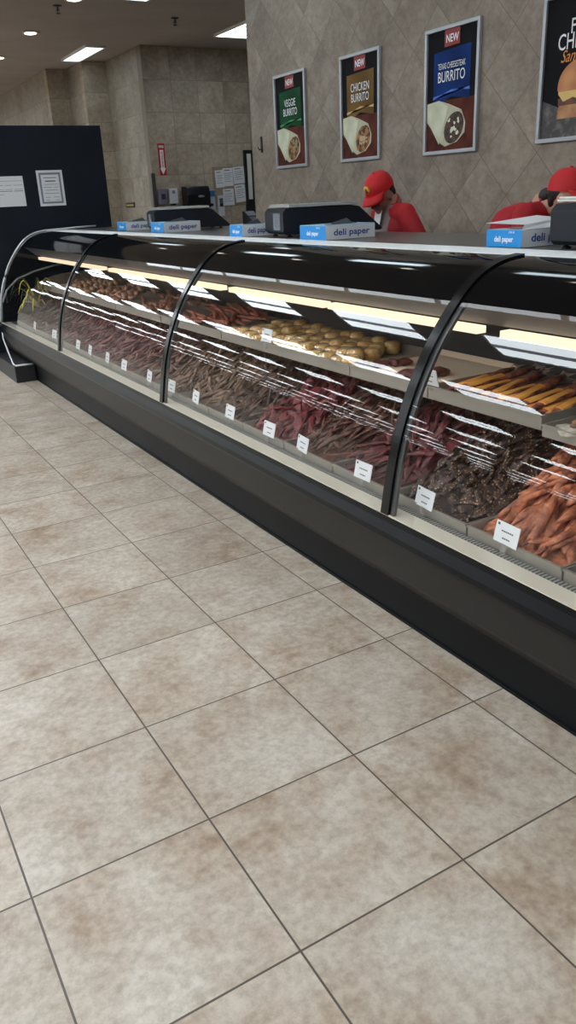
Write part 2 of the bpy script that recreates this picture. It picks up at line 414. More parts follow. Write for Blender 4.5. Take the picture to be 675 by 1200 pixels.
cpart(MB().extrude([(x + .01, z) for x, z in CURVE] + [(2.0, 1.25), (2.0, .43), (1.0, .43)], Y0, Y0 + .03), 'end_panel', BLACK_GLOSS)
ec = curve_off(.006)
TRIM = pm('trim_white', (215, 218, 220), .25, .2)
cpart(MB().tube([(x, Y1 + .005, z) for x, z in ec[::2]] + [(1.7, Y1, 1.289), (1.85, Y1, 1.294), (2.05, Y1, 1.298)], .0085), 'end_trim', TRIM)
cpart(MB().tube([(.986, 7.1, .66), (1.042, 7.1, .769), (1.155, 7.1, .863), (1.328, 7.1, .92), (1.501, 7.1, .955), (1.656, 7.1, .975)], .008), 'inner_arc', pm('arc_pale', (150, 152, 150), .3))  # slim pale tube following an arc inside the far end
cpart(MB().tube([(.965, 7.26, .44), (.955, 7.22, .3), (.93, 6.95, .2), (.87, 6.5, .165), (.875, 6.44, .158), (1.04, 6.43, .158)], .009), 'end_conduit', TRIM)

# ------------------------------------------------------------------ black partition beyond the case
part = thing('partition', 'tall black partition cabinet at the far end of the case with two papers on it', 'partition', (1.6, 7.7, 0))
PO = V((1.6, 7.7, 0))
NAVY = pm('partition_black', (22, 28, 37), .6, c2=(26, 33, 43), scale=3, spec=.2)
MB().box(.8, 2.25, 7.35, 8.3, .15, 2.225).build('partition_board', NAVY, part, .004, loc=-PO)
MB().box(.8, 2.25, 7.35, 8.3, 0, .15).box(.86, 1.044, 6.43, 7.35, 0, .15).build('plinth', pm('plinth_black', (30, 31, 34), .5), part, .004, loc=-PO)
def notice(x0, x1, z0, z1, y, label, rows, border=False, name='notice', tilt=0):
    w, h = x1 - x0, z1 - z0
    t = thing(name, label, 'paper', M=facing(((x0 + x1) / 2, y, z0), '-y') @ Matrix.Rotation(tilt, 4, 'Z'))
    MB().box(-w / 2, w / 2, 0, h, 0, .002).build('sheet', PAPER, t)
    m = MB()
    if border:
        b = .022
        for a in ((-w / 2 + b, w / 2 - b, b, b + .018), (-w / 2 + b, w / 2 - b, h - b - .018, h - b), (-w / 2 + b, -w / 2 + b + .018, b + .018, h - b - .018), (w / 2 - b - .018, w / 2 - b, b + .018, h - b - .018)):
            m.box(*a, .002, .0026)
        m.build('border', pm('cert_border', (120, 130, 142), .6), t); m = MB()
    for r in rows:
        for (a, b2) in r[1]: m.box(-w / 2 + a * w, -w / 2 + b2 * w, r[0] * h, r[0] * h + r[2] * h, .002, .0026)
    m.build('printing', PRINT, t)
    return t
notice(1.55, 1.805, 1.505, 1.83 , 7.35, 'white certificate with grey border on the black partition', [(.78, [(.25, .75)], .02), (.68, [(.3, .7)], .035), (.6, [(.25, .78)], .012), (.52, [(.22, .55), (.6, .8)], .012), (.44, [(.25, .75)], .012), (.35, [(.22, .78)], .012), (.24, [(.24, .45), (.55, .78)], .012), (.16, [(.24, .4), (.6, .78)], .012)], True, 'certificate')
notice(1.14, 1.415, 1.515, 1.785 , 7.35, 'plain white form with a ruled table at the left edge of the photo', [(.84, [(.05, .95)], .012), (.7, [(.05, .3), (.36, .6), (.66, .95)], .012), (.56, [(.05, .3), (.36, .6), (.66, .95)], .012), (.5, [(.05, .6), (.64, .95)], .02), (.4, [(.05, .3)], .012)])

# ------------------------------------------------------------------ trays and jerky on the lower deck
def tray_obj(x0, x1, y0, y1, zf, zw, label, lining=None, group=None, t=.004):
    o = thing('food_tray', label, 'tray', ((x0 + x1) / 2, (y0 + y1) / 2, zf), 0, group)
    a, b = (x1 - x0) / 2, (y1 - y0) / 2; h = zw - zf
    m = MB().box(-a, a, -b, b, 0, t).box(-a, -a + t, -b, b, t, h).box(a - t, a, -b, b, t, h).box(-a + t, a - t, -b, -b + t, t, h).box(-a + t, a - t, b - t, b, t, h)
    m.box(-a - .006, -a, -b, b, h - .006, h)
    m.build('pan', STEEL2, o)
    if lining: MB().box(-a + t, a - t, -b + t, b - t, t, .034).box(-a + t, -a + t + .002, -b + t, b - t, t, h + .004).box(a - t - .002, a - t, -b + t, b - t, t, h + .012).build('paper_liner', lining, o)
    return o
P = .3925
def ty(i): return .2875 + P * i
ORD = ['nearest', 'second', 'third', 'fourth', 'fifth', 'sixth', 'seventh', 'eighth', 'ninth', 'tenth', 'eleventh', 'twelfth', 'thirteenth', 'fourteenth', 'fifteenth', 'sixteenth', 'seventeenth', 'eighteenth', 'nineteenth']
LOOK = {-1: ('dark brown', (70, 42, 34), (104, 66, 52)), 0: ('orange turkey', (172, 84, 52), (218, 136, 96)), 1: ('seeded black pepper', (44, 27, 26), (84, 52, 46)),
        2: ('purplish red', (84, 30, 34), (124, 52, 54)), 3: ('brown', (80, 44, 36), (124, 78, 60)), 4: ('crimson', (104, 26, 34), (140, 50, 54)), 5: ('dark brown', (72, 44, 38), (120, 84, 66)),
        6: ('tan brown', (104, 74, 56), (158, 124, 96)), 7: ('tan brown', (98, 66, 50), (150, 112, 86)), 8: ('brown', (92, 56, 46), (138, 96, 76)), 9: ('reddish brown', (98, 46, 44), (140, 80, 70)),
        10: ('red', (108, 44, 48), (148, 82, 80)), 11: ('red', (104, 44, 48), (150, 86, 84)), 12: ('red', (100, 40, 44), (140, 78, 74)), 13: ('red', (96, 42, 44), (138, 74, 72)),
        14: ('dark', (72, 42, 40), (116, 76, 68)), 15: ('dark', (66, 42, 38), (108, 74, 66)), 16: ('dark', (70, 42, 38), (110, 74, 66)), 17: ('dark', (64, 42, 40), (100, 70, 64))}
def meat(name, c, c2, seeded=False, rough=.38):
    if name in MATS: return MATS[name]
    m = pm(name, tuple(int(q * .72) for q in c), rough, c2=tuple(min(255, int(q * 1.02)) for q in c2), scale=30, bump=.6, bscale=60, detail=6, spec=.45, lo=.36, hi=.68)
    if seeded:
        nt = m.node_tree; b = nt.nodes['Principled BSDF']
        v = nt.nodes.new('ShaderNodeTexVoronoi'); v.inputs['Scale'].default_value = 105
        tc = [n for n in nt.nodes if n.type == 'TEX_COORD'][0]; nt.links.new(tc.outputs['Object'], v.inputs['Vector'])
        r = nt.nodes.new('ShaderNodeValToRGB'); r.color_ramp.elements[0].position = .25; r.color_ramp.elements[0].color = (1, 1, 1, 1)
        r.color_ramp.elements[1].position = .32; r.color_ramp.elements[1].color = (0, 0, 0, 1)
        nt.links.new(v.outputs['Distance'], r.inputs['Fac'])
        n3 = nt.nodes.new('ShaderNodeTexNoise'); n3.inputs['Scale'].default_value = 20; nt.links.new(tc.outputs['Object'], n3.inputs['Vector'])
        gt = nt.nodes.new('ShaderNodeMath'); gt.operation = 'GREATER_THAN'; gt.inputs[1].default_value = .44; nt.links.new(n3.outputs['Fac'], gt.inputs[0])
        ml = nt.nodes.new('ShaderNodeMath'); ml.operation = 'MULTIPLY'; nt.links.new(r.outputs['Color'], ml.inputs[0]); nt.links.new(gt.outputs[0], ml.inputs[1])
        mx = nt.nodes.new('ShaderNodeMix'); mx.data_type = 'RGBA'
        src = b.inputs['Base Color'].links[0].from_socket
        nt.links.new(ml.outputs[0], mx.inputs[0]); nt.links.new(src, mx.inputs[6]); mx.inputs[7].default_value = rgb(196, 158, 116)
        nt.links.new(mx.outputs[2], b.inputs['Base Color'])
    return m
def strip_geo(mb, L, W, T, rng, M=Matrix.Identity(4), rings=9, seg=8, lump=.18, mi=0):
    bend = rng.uniform(-.13, .13); arch = rng.uniform(-.02, .14); tw = rng.uniform(-.9, .9); ph = rng.uniform(0, 9)
    vs = []
    for i in range(rings):
        u = i / (rings - 1) - .5; e = max(.12, (1 - (abs(u) * 2) ** 3.2)) ** .5
        cx = u * L; cy = bend * L * (u * u * 4 - .5) * .5 + .12 * W * math.sin(u * 9 + ph); cz = -arch * L * (u * u * 4 - .3) * .5
        k = e * (1 + lump * math.sin(u * 11 + ph) + rng.uniform(-lump, lump) * .6)
        for s in range(seg):
            a = 2 * PI * s / seg + tw * u; q = 1 + rng.uniform(-lump, lump) * .5
            vs.append(M @ V((cx, cy + math.cos(a) * W / 2 * k * q, cz + math.sin(a) * T / 2 * k * q)))
    fs = [(i * seg + s, i * seg + (s + 1) % seg, (i + 1) * seg + (s + 1) % seg, (i + 1) * seg + s) for i in range(rings - 1) for s in range(seg)]
    fs += [tuple(range(seg - 1, -1, -1)), tuple((rings - 1) * seg + s for s in range(seg))]
    mb.faces(vs, fs, mi, True)
def heap_z(x):
    t = min(max((x - 1.085) / .55, 0), 1); return .482 + .235 * (t * t * (3 - 2 * t)) * .6 + .235 * t * .4
rng = random.Random(3)
SHAPE = {0: (.19, .031, .022, .14), 1: (.1, .034, .015, .34), 2: (.14, .028, .011, .34), 3: (.18, .02, .01, .28), 4: (.15, .034, .01, .34)}
MESHES = {}
def strip_mesh(i, v):
    key = (i, v)
    if key in MESHES: return MESHES[key]
    L, W, T, lump = SHAPE.get(i, (.14, .024, .01, .34)); m = MB()
    strip_geo(m, L * rng.uniform(.75, 1.2), W * rng.uniform(.75, 1.25), T * rng.uniform(.8, 1.3), rng, lump=lump)
    bmesh.ops.recalc_face_normals(m.bm, faces=m.bm.faces[:])
    me = bpy.data.meshes.new('jerky_strip'); m.bm.to_mesh(me); m.bm.free()
    me.materials.append(meat('meat_%s_%s' % (LOOK[i][0].replace(' ', '_'), i), LOOK[i][1], LOOK[i][2], i == 1))
    MESHES[key] = me
    return me
def put_matrix(x, y, i, rng, lift, slope=None):
    sl = math.atan2(heap_z(x + .03) - heap_z(x - .03), .06) if slope is None else slope
    yaw = rng.gauss(0, .28) - .12 if i == 0 else rng.gauss(.1, .62)
    return Matrix.Translation((x, y, heap_z(x) + lift)) @ Matrix.Rotation(-sl, 4, 'Y') @ Matrix.Rotation(yaw, 4, 'Z') @ Matrix.Rotation(rng.gauss(0, .16), 4, 'Y') @ Matrix.Rotation(rng.gauss(0, .35), 4, 'X')
rest = MB(); restm = []
for i in range(-1, 17):
    y0, y1 = ty(i) + .004, ty(i + 1) - .004
    look = LOOK[i]
    where = 'cut by the right edge of the photo' if i < 0 else ('%s from the right end' % ORD[i] if i else 'behind the nearest price card')
    tray_obj(1.068, 1.88, y0, y1, .4535, .494, 'steel tray of %s jerky, %s' % (look[0], where))
    mi = len(restm); restm.append(meat('meat_%s_%s' % (look[0].replace(' ', '_'), i), look[1], look[2], i == 1))
    # packed bed of jerky under the pieces on top
    nx, ny = 22, 12; vs = []
    for a in range(nx + 1):
        for b in range(ny + 1):
            x = 1.078 + .79 * a / nx; y = y0 + .008 + (y1 - y0 - .016) * b / ny
            vs.append((x, y, heap_z(x) - .022 + rng.uniform(-.01, .01)))
    rest.faces(vs, [(a * (ny + 1) + b, (a + 1) * (ny + 1) + b, (a + 1) * (ny + 1) + b + 1, a * (ny + 1) + b + 1) for a in range(nx) for b in range(ny)], mi, True)
    near = i <= 7
    kind = 'turkey_jerky_strip' if i == 0 else ('peppered_jerky_piece' if i == 1 else 'beef_jerky_strip')
    lab = {-1: 'dark brown jerky strip in the tray cut by the right edge of the photo', 0: 'thick orange turkey jerky strip heaped behind the nearest price card', 1: 'black pepper jerky piece with pale seeds behind the second price card'}.get(
        i, '%s jerky strip heaped in the %s lower tray from the right' % (look[0], ORD[i + 1]))
    nrow = 46 if i == 0 else (62 if i == 1 else 42)
    for k in range(70):   # pieces of the bed
        x = 1.095 + .62 * rng.random(); y = rng.uniform(y0 + .03, y1 - .03); L, W, T, lump = SHAPE.get(i, (.15, .024, .01, .3))
        strip_geo(rest, L * rng.uniform(.6, 1), W * rng.uniform(.7, 1.1), T * rng.uniform(.8, 1.2), rng, put_matrix(max(x, 1.085 + L * .5), y, i, rng, rng.uniform(-.01, .004)), rings=7, seg=6, mi=mi)
    for k in range(nrow):
        fx = (k + rng.random()) / nrow
        x = 1.125 + .52 * fx ** 1.15; y = rng.uniform(y0 + .03, y1 - .03)
        lift = (.012 if i == 0 else .006) + rng.uniform(0, .018)
        x = max(x, 1.085 + SHAPE.get(i, (.14,))[0] * .52) + rng.uniform(0, .02)
        if x < 1.17: y = min(max(y, y0 + .05), y1 - .05)
        M = put_matrix(x, y, i, rng, lift)
        src = i
        if near and i >= -1:
            o = bpy.data.objects.new(kind, strip_mesh(src, k % 7)); col.objects.link(o); o.matrix_world = M
            tag(o, lab, 'jerky strip' if i != 1 else 'jerky piece', '%s jerky strips in lower tray %s' % (look[0], where))
        else:
            L, W, T, lump = (.15, .028, .01, .3)
            strip_geo(rest, L * rng.uniform(.75, 1.2), W * rng.uniform(.7, 1.2), T * rng.uniform(.8, 1.2), rng, M, rings=6, seg=6, mi=mi)
o = rest.build('jerky_bed', restm)
o['kind'] = 'stuff'; tag(o, 'packed bed of dark and reddish jerky filling all the lower trays', 'jerky')

# price cards
CARD = pm('card_white', (236, 238, 240), .45)
cards = [.507, .891, 1.252, 1.694, 1.983, 2.381, 2.792, 3.126, 3.475, 3.925, 4.266, 4.657, 4.952, 5.622, 6.276]
proto = None
for i, y in enumerate(cards):
    if proto is None:
        proto = thing('price_card', '', 'price card', (1.058, y, .459), 0, 'price cards along the lower trays')
        body = MB().box(-.0015, .0015, -.05, .05, .03, .096).build('card', CARD, proto, .001)
        m = MB()
        for (a, b, z, h) in ((-.022, .024, .067, .004), (-.014, .014, .045, .004)):
            u = a
            while u < b:
                m.box(-.0021, -.0015, -(u + .006), -u, z, z + h); u += .0085
        m.build('printing', INK, body)
        MB().box(-.0021, -.0015, .034, .043, .083, .091).build('mark', pm('card_mark', (70, 90, 50), .6), body)
        MB().box(-.003, .003, -.012, .012, -.002, .032).build('clip', CLEAR, proto)
        o = proto
        M0 = Matrix.Rotation(.22, 4, 'Y')
        for ch in proto.children: ch.matrix_parent_inverse = Matrix.Identity(4); ch.matrix_local = M0
    else:
        o = copy_tree(proto)
    o.location = (1.053, y, .459); o.rotation_euler = (0, 0, random.uniform(-.12, .12))
    o['label'] = '%s' % ('nearest white price card, before the orange turkey jerky' if i == 0 else 'white price card clipped to the lower tray front, %s from the right' % ORD[i])

# ------------------------------------------------------------------ upper shelf
SX0, SX1, SZ, ST = 1.345, 1.82, .767, .815
LINER = pm('tray_paper', (232, 214, 192), .7)
tray_obj(1.29, 1.75, -.35, .6, SZ, .807, 'low steel tray of clear bags on the upper shelf at the right edge')
tray_obj(SX0, SX1, .655, 1.215, SZ, ST, 'steel tray of yellow labelled meat sticks on the upper shelf')
tray_obj(SX0, SX1, 1.22, 1.735, SZ, ST, 'paper-lined steel tray with a few dark meat pieces on the upper shelf', LINER)
tray_obj(SX0, SX1, 1.74, 3.0, SZ, ST, 'long steel tray of golden pastry cups on the upper shelf')
for k, (a, b) in enumerate(((3.01, 3.9), (3.91, 4.8), (4.81, 5.7), (5.71, 6.6))):
    tray_obj(SX0, SX1, a, b, SZ, ST, 'steel tray of %s on the upper shelf, %s past the pastry tray' % (['long red sausages', 'thin brown sausages', 'pinkish wrapped meat', 'mixed dried meat'][k], ['first', 'second', 'third', 'last'][k]))
rng = random.Random(11)
# clear bags
for k in range(4):
    o = thing('snack_bag', '', 'bag', (1.36 + .1 * (k % 2), .5 - .13 * k, .776)); o.rotation_euler = (0, 0, rng.uniform(-.4, .4))
    m = MB(); strip_geo(m, .17, .11, .035, rng, rings=8, lump=.25); m.build('wrapper', pm('bag_film', (205, 200, 188), .22, c2=(160, 150, 135), scale=30, bump=.6, bscale=40), o, loc=(0, 0, .024))
    m = MB(); strip_geo(m, .12, .05, .016, rng, rings=7); m.build('contents', meat('bag_meat', (120, 80, 60), (170, 130, 100)), o, loc=(0, 0, .044))
    o['label'] = ['clear crinkled bag at the left front end of the right-hand shelf tray', 'clear crinkled bag second in the right-hand shelf tray', 'clear crinkled bag third in the right-hand shelf tray', 'clear crinkled bag fourth in the right-hand shelf tray'][k]
# meat sticks in labelled pouches
YEL = pm('label_yellow', (244, 188, 92), .3, c2=(232, 140, 70), scale=14, detail=1)
STK = meat('stick_meat', (120, 52, 44), (176, 104, 88))
def make_stick():
    t = thing('meat_stick_pack', '', 'meat stick pack', (0, 0, 0), 0, 'meat stick packs on the upper shelf')
    m = MB(); strip_geo(m, .41, .04, .019, rng, rings=13, lump=.16); m.build('stick', STK, t)
    m = MB()
    m.extrude([(-.0165, .004), (-.012, .0105), (0, .0125), (.012, .0105), (.0165, .004), (.015, .002), (-.015, .002)], -.15, .03, axis='x').build('wrapper_label', YEL, t)
    mb = MB(); mb.faces([(.19, -.016, .004), (.235, -.026, .01), (.24, 0, .002), (.235, .026, .009), (.19, .016, .004), (.2, 0, .012)], [(0, 1, 5), (1, 2, 5), (2, 3, 5), (3, 4, 5)]); mb.build('film_end', pm('film', (200, 180, 170), .2), t)
    return t
proto = make_stick()
n = 0
for lay in range(2):
    for k in range(13 if lay == 0 else 9):
        o = proto if n == 0 else copy_tree(proto); n += 1
        yy = .69 + (.495 * k / 12.0 if lay == 0 else .02 + .5 * k / 9.0)
        o.location = (1.575 + rng.uniform(-.02, .02), yy, SZ + .03 + .02 * lay + .008 * (k % 2)); o.rotation_euler = (rng.uniform(-.25, .25), -.03 - .02 * lay, rng.uniform(-.16, .16) + (.1 if lay else -.04))
        o['label'] = 'slim dark meat stick with yellow label lying across the right shelf tray'
# dark meat pieces on paper
spots = [(1.385, 1.70, .05, .6), (1.44, 1.655, .055, .1), (1.535, 1.63, .065, -.5), (1.415, 1.40, .1, -.9), (1.53, 1.36, .06, .3)]
wh = ['leftmost, nearest the pastry cups', 'second from the left', 'at the back beside the paper wall', 'largest, at the right front', 'behind the largest piece']
for (x, y, L, rz), w_ in zip(spots, wh):
    m = MB(); strip_geo(m, L * 1.7, L * .95, .034, rng, rings=9, lump=.3)
    o = m.build('dried_meat_piece', meat('dark_piece', (82, 34, 32), (128, 70, 62))); o.location = (x, y, .815); o.rotation_euler = (0, 0, rz)
    tag(o, 'dark dried meat piece on the paper-lined tray, %s' % w_, 'meat piece')
# pastry cups
GOLD = pm('pastry_gold', (232, 168, 76), .4, c2=(250, 222, 148), scale=30, bump=.4, bscale=50, coat=.6)
t = thing('pastry_cup', '', 'pastry cup', (0, 0, 0), 0, 'pastry cups on the upper shelf')
MB().lathe([(.0, 0), (.034, 0), (.042, .03), (.043, .038), (.037, .05), (.022, .056), (.0, .057)], seg=18).build('pastry', GOLD, t)
MB().lathe([(.044, .036), (.047, .038), (.047, .042), (.042, .044), (.04, .056), (.03, .062), (.0, .063)], seg=18).build('clear_lid', glass_mat('lid_clear', f0=.07, gain=1.6, rough=.12, haze=.04), t)
n = 0
for a in range(5):
    for b in range(13):
        if b * .0945 < .093 * a * .5 - .01: continue   # the back rows are already sold down
        o = t if n == 0 else copy_tree(t); n += 1
        o.scale = (1, 1, rng.uniform(.85, 1.25)); o.location = (1.395 + .093 * a + rng.uniform(-.003, .003), 1.8 + .0945 * b + rng.uniform(-.003, .003), SZ + .006); o.rotation_euler = (0, 0, rng.uniform(0, 6))
        o['label'] = 'round golden pastry cup with clear lid set in rows on the shelf tray'
# one tag stands in front of the pastry cups
o = copy_tree([x for x in bpy.data.objects if x.name == 'price_card'][0]); o.location = (1.332, 2.47, .79); o.rotation_euler = (0, 0, 0); o['label'] = 'white price card standing on the shelf edge before the pastry cups'; del o['group']
o = copy_tree([x for x in bpy.data.objects if x.name == 'price_card'][0]); o.location = (1.35, 1.2, .79); o.rotation_euler = (0, -.5, 0); o['label'] = 'white price card lying back on the shelf beside the meat sticks'
if 'group' in o: del o['group']
# sausages and other meats further along the shelf
def fill(y0, y1, n, L, W, mat, name, label, cat, group, yaw, lump=.08):
    me = []
    for v in range(5):
        m = MB(); strip_geo(m, L * rng.uniform(.85, 1.1), W * rng.uniform(.9, 1.1), W * rng.uniform(.7, .95), rng, rings=9, lump=lump)
        bmesh.ops.recalc_face_normals(m.bm, faces=m.bm.faces[:])
        d = bpy.data.meshes.new(name); m.bm.to_mesh(d); m.bm.free(); d.materials.append(mat); me.append(d)
    for k in range(n):
        o = bpy.data.objects.new(name, me[k % 5]); col.objects.link(o)
        fx = rng.random(); e = L * .4 * abs(math.sin(yaw)) + .03
        o.location = (1.38 + .4 * fx, rng.uniform(y0 + e, y1 - e), SZ + .02 + W * .3 + .05 * fx + .02 * rng.random())
        o.rotation_euler = (rng.uniform(-.2, .2), rng.uniform(-.1, .1), yaw + rng.gauss(0, .15))
        tag(o, label, cat, group)
fill(3.01, 3.9, 40, .34, .03, meat('sausage_red', (128, 54, 40), (170, 92, 70)), 'sausage', 'long red brown sausage piled on the shelf left of the pastry cups', 'sausage', 'red sausages left of the pastry cups', PI / 2 - .2)
fill(3.91, 4.8, 44, .22, .03, meat('sausage_brown', (136, 72, 54), (182, 120, 92)), 'sausage', 'thin brown sausage in the second shelf tray past the pastry cups', 'sausage', 'brown sausages on the shelf', PI / 2 - .3)
fill(4.81, 5.7, 44, .16, .05, meat('wrapped_pink', (168, 104, 86), (214, 164, 140)), 'wrapped_meat', 'pinkish wrapped meat piece in the third shelf tray past the pastry cups', 'wrapped meat', 'pink wrapped meats on the shelf', PI / 3, .2)
fill(5.71, 6.6, 40, .14, .05, meat('mixed_meat', (128, 82, 60), (196, 150, 112)), 'dried_meat_piece', 'brown dried meat piece in the last shelf tray at the far end', 'meat piece', 'dried meats at the far end of the shelf', PI / 3, .25)
# leafy yellow decoration at the far end
pl = thing('decorative_plant', 'yellow green artificial plant at the far end inside the case', 'plant', (1.25, 6.85, .56))
m = MB(); m2 = MB()
for k in range(34):
    a = rng.uniform(0, 2 * PI); L = rng.uniform(.18, .34); w_ = rng.uniform(.012, .022); up = rng.uniform(.1, .34); pts = []
    for s in range(6):
        u = s / 5; r_ = L * u; ww = w_ * (1 - u * .9); c = V((math.cos(a) * r_ * .8, math.sin(a) * r_ * .5, .05 + up * math.sin(u * 2.2) - .12 * u * u)); sd = V((-math.sin(a), math.cos(a), 0)) * ww
        pts += [c + sd, c - sd]
    (m if k % 2 else m2).faces(pts, [(2 * s, 2 * s + 1, 2 * s + 3, 2 * s + 2) for s in range(5)])
m.build('yellow_leaves', pm('leaf_yellow', (216, 196, 40), .5), pl, fix=False)
m2.build('dark_leaves', pm('leaf_dark', (66, 70, 26), .5), pl, fix=False)

# ------------------------------------------------------------------ things on the counter
TOP = 1.281
WHT_T = pm('text_white', (240, 244, 248), .5); BLU_T = pm('text_blue', (20, 70, 150), .5)
def paper_box(x, y, wy, dx, h, label, lid='closed'):
    t = thing('deli_paper_box', label, 'paper box', (x, y, TOP), 0)
    MB().box(0, dx, 0, wy, 0, h, 0).build('carton', PAPER, t, .001)
    MB().box(-.0012, 0, 0, wy, 0, h).box(0, dx, wy, wy + .001, 0, h).build('blue_panel', BLUE, t)
    M = facing((0, wy / 2, h * .5), '-x')
    text('lettering', 'deli paper', h * .44, WHT_T, t, 0, -.003, .0018, .95 * min(1, wy / .2), bold=.0008, M=M)
    text('lettering', 'SW-8', h * .2, WHT_T, t, wy * .22, h * .36, .0018, 1, M=M)
    text('lettering', 'deli paper', h * .64, BLU_T, t, 0, 0, .001, 1.3 * min(1, dx / .3), bold=.0008, M=facing((dx * .52, 0, h * .5), '-y'))
    if lid == 'open':
        MB().faces([(.0, .0, h + .002), (dx, .0, h + .002), (dx * .95, wy * .3, h + .03), (.02, wy * .05, h + .018), (-.02, wy * .95, h + .024), (dx * .9, wy, h + .04)], [(0, 1, 2, 3), (3, 2, 5, 4)]).build('lid', PAPER, t, fix=False)
    else:
        MB().box(.001, dx - .002, .002, wy - .002, h, h + .003).build('lid', pm('box_top', (150, 190, 220), .5), t)
        MB().box(dx * .2, dx * .8, wy * .3, wy * .42, h + .003, h + .006).faces([(dx * .3, wy * .36, h + .004), (dx * .75, wy * .34, h + .004), (dx * .7, wy * .5, h + .03), (dx * .34, wy * .4, h + .012)], [(0, 1, 2, 3)]).build('tear_slot', BLK, t)
    return t
paper_box(1.765, 1.195, .185, .3, .064, 'blue and white deli paper box with its lid lifted, nearest on the counter', 'open')
paper_box(1.74, 2.51, .25, .31, .068, 'blue and white deli paper box in front of the middle black scale')
paper_box(1.735, 3.42, .17, .22, .066, 'deli paper box showing its blue end left of the middle scale')
paper_box(1.79, 4.8, .26, .3, .07, 'blue and white deli paper box before the far left scale')
paper_box(1.845, 5.78, .22, .28, .066, 'small looking blue deli paper box farthest along the counter')

def scale(x, y, label, style):
    rz = R_SC
    t = thing('deli_scale', label, 'scale', (x, y, TOP - .002), rz)
    W = .34
    prof = [(.0, .03), (.0, .135), (.02, .155), (.42, .158), (.47, .15), (.62, .022), (.6, .015), (.02, .015)]
    MB().extrude([(a, b) for a, b in prof], 0, W).build('housing', BLK2, t, .006)
    for a in (.05, .54):
        for b in (.04, W - .04):
            MB().lathe([(.018, 0), (.018, .005), (.009, .009), (.009, .02)], (a, b, 0), 14).build('foot', BLK, t)
    MB().box(.03, .45, -.012, W + .012, .16, .168).box(.035, .445, -.006, W + .006, .168, .178).build('platter', pm('platter_steel', (206, 206, 202), .25, .5), t, .004)
    M = facing((-.001, W / 2, .085), '-x')
    scr = MB().box(-.06, .06, -.045, .045, 0, .002)
    scr.bm.transform(M @ Matrix.Translation((.06 if style != 's' else .0, 0, 0)))
    d = scr.build('display', pm('lcd_grey', (128, 132, 142), .25), t)
    m = MB()
    for k in range(5): m.box(-.05, .05, -.032 + .016 * k, -.0305 + .016 * k, .002, .0026)
    m.box(-.012, -.01, -.04, .04, .002, .0026)
    m.bm.transform(M @ Matrix.Translation((.06 if style != 's' else .0, 0, 0)))
    m.build('display_lines', pm('lcd_dark', (86, 90, 104), .4), d)
    if style == 'n':
        MB().extrude([(.02, .17), (.05, .215), (.16, .225), (.2, .17)], .02, .2).build('customer_screen', pm('screen_shell', (150, 152, 150), .35), t, .004)
    return t
R_SC = -.2
scale(1.725, .755, 'black deli scale at the right edge of the photo with grey screen on top', 'n')
scale(1.785, 3.015, 'large black deli scale with steel platter beside the worker looking down', 'm')
scale(1.85, 5.13, 'black deli scale far left on the counter behind a paper box', 's')

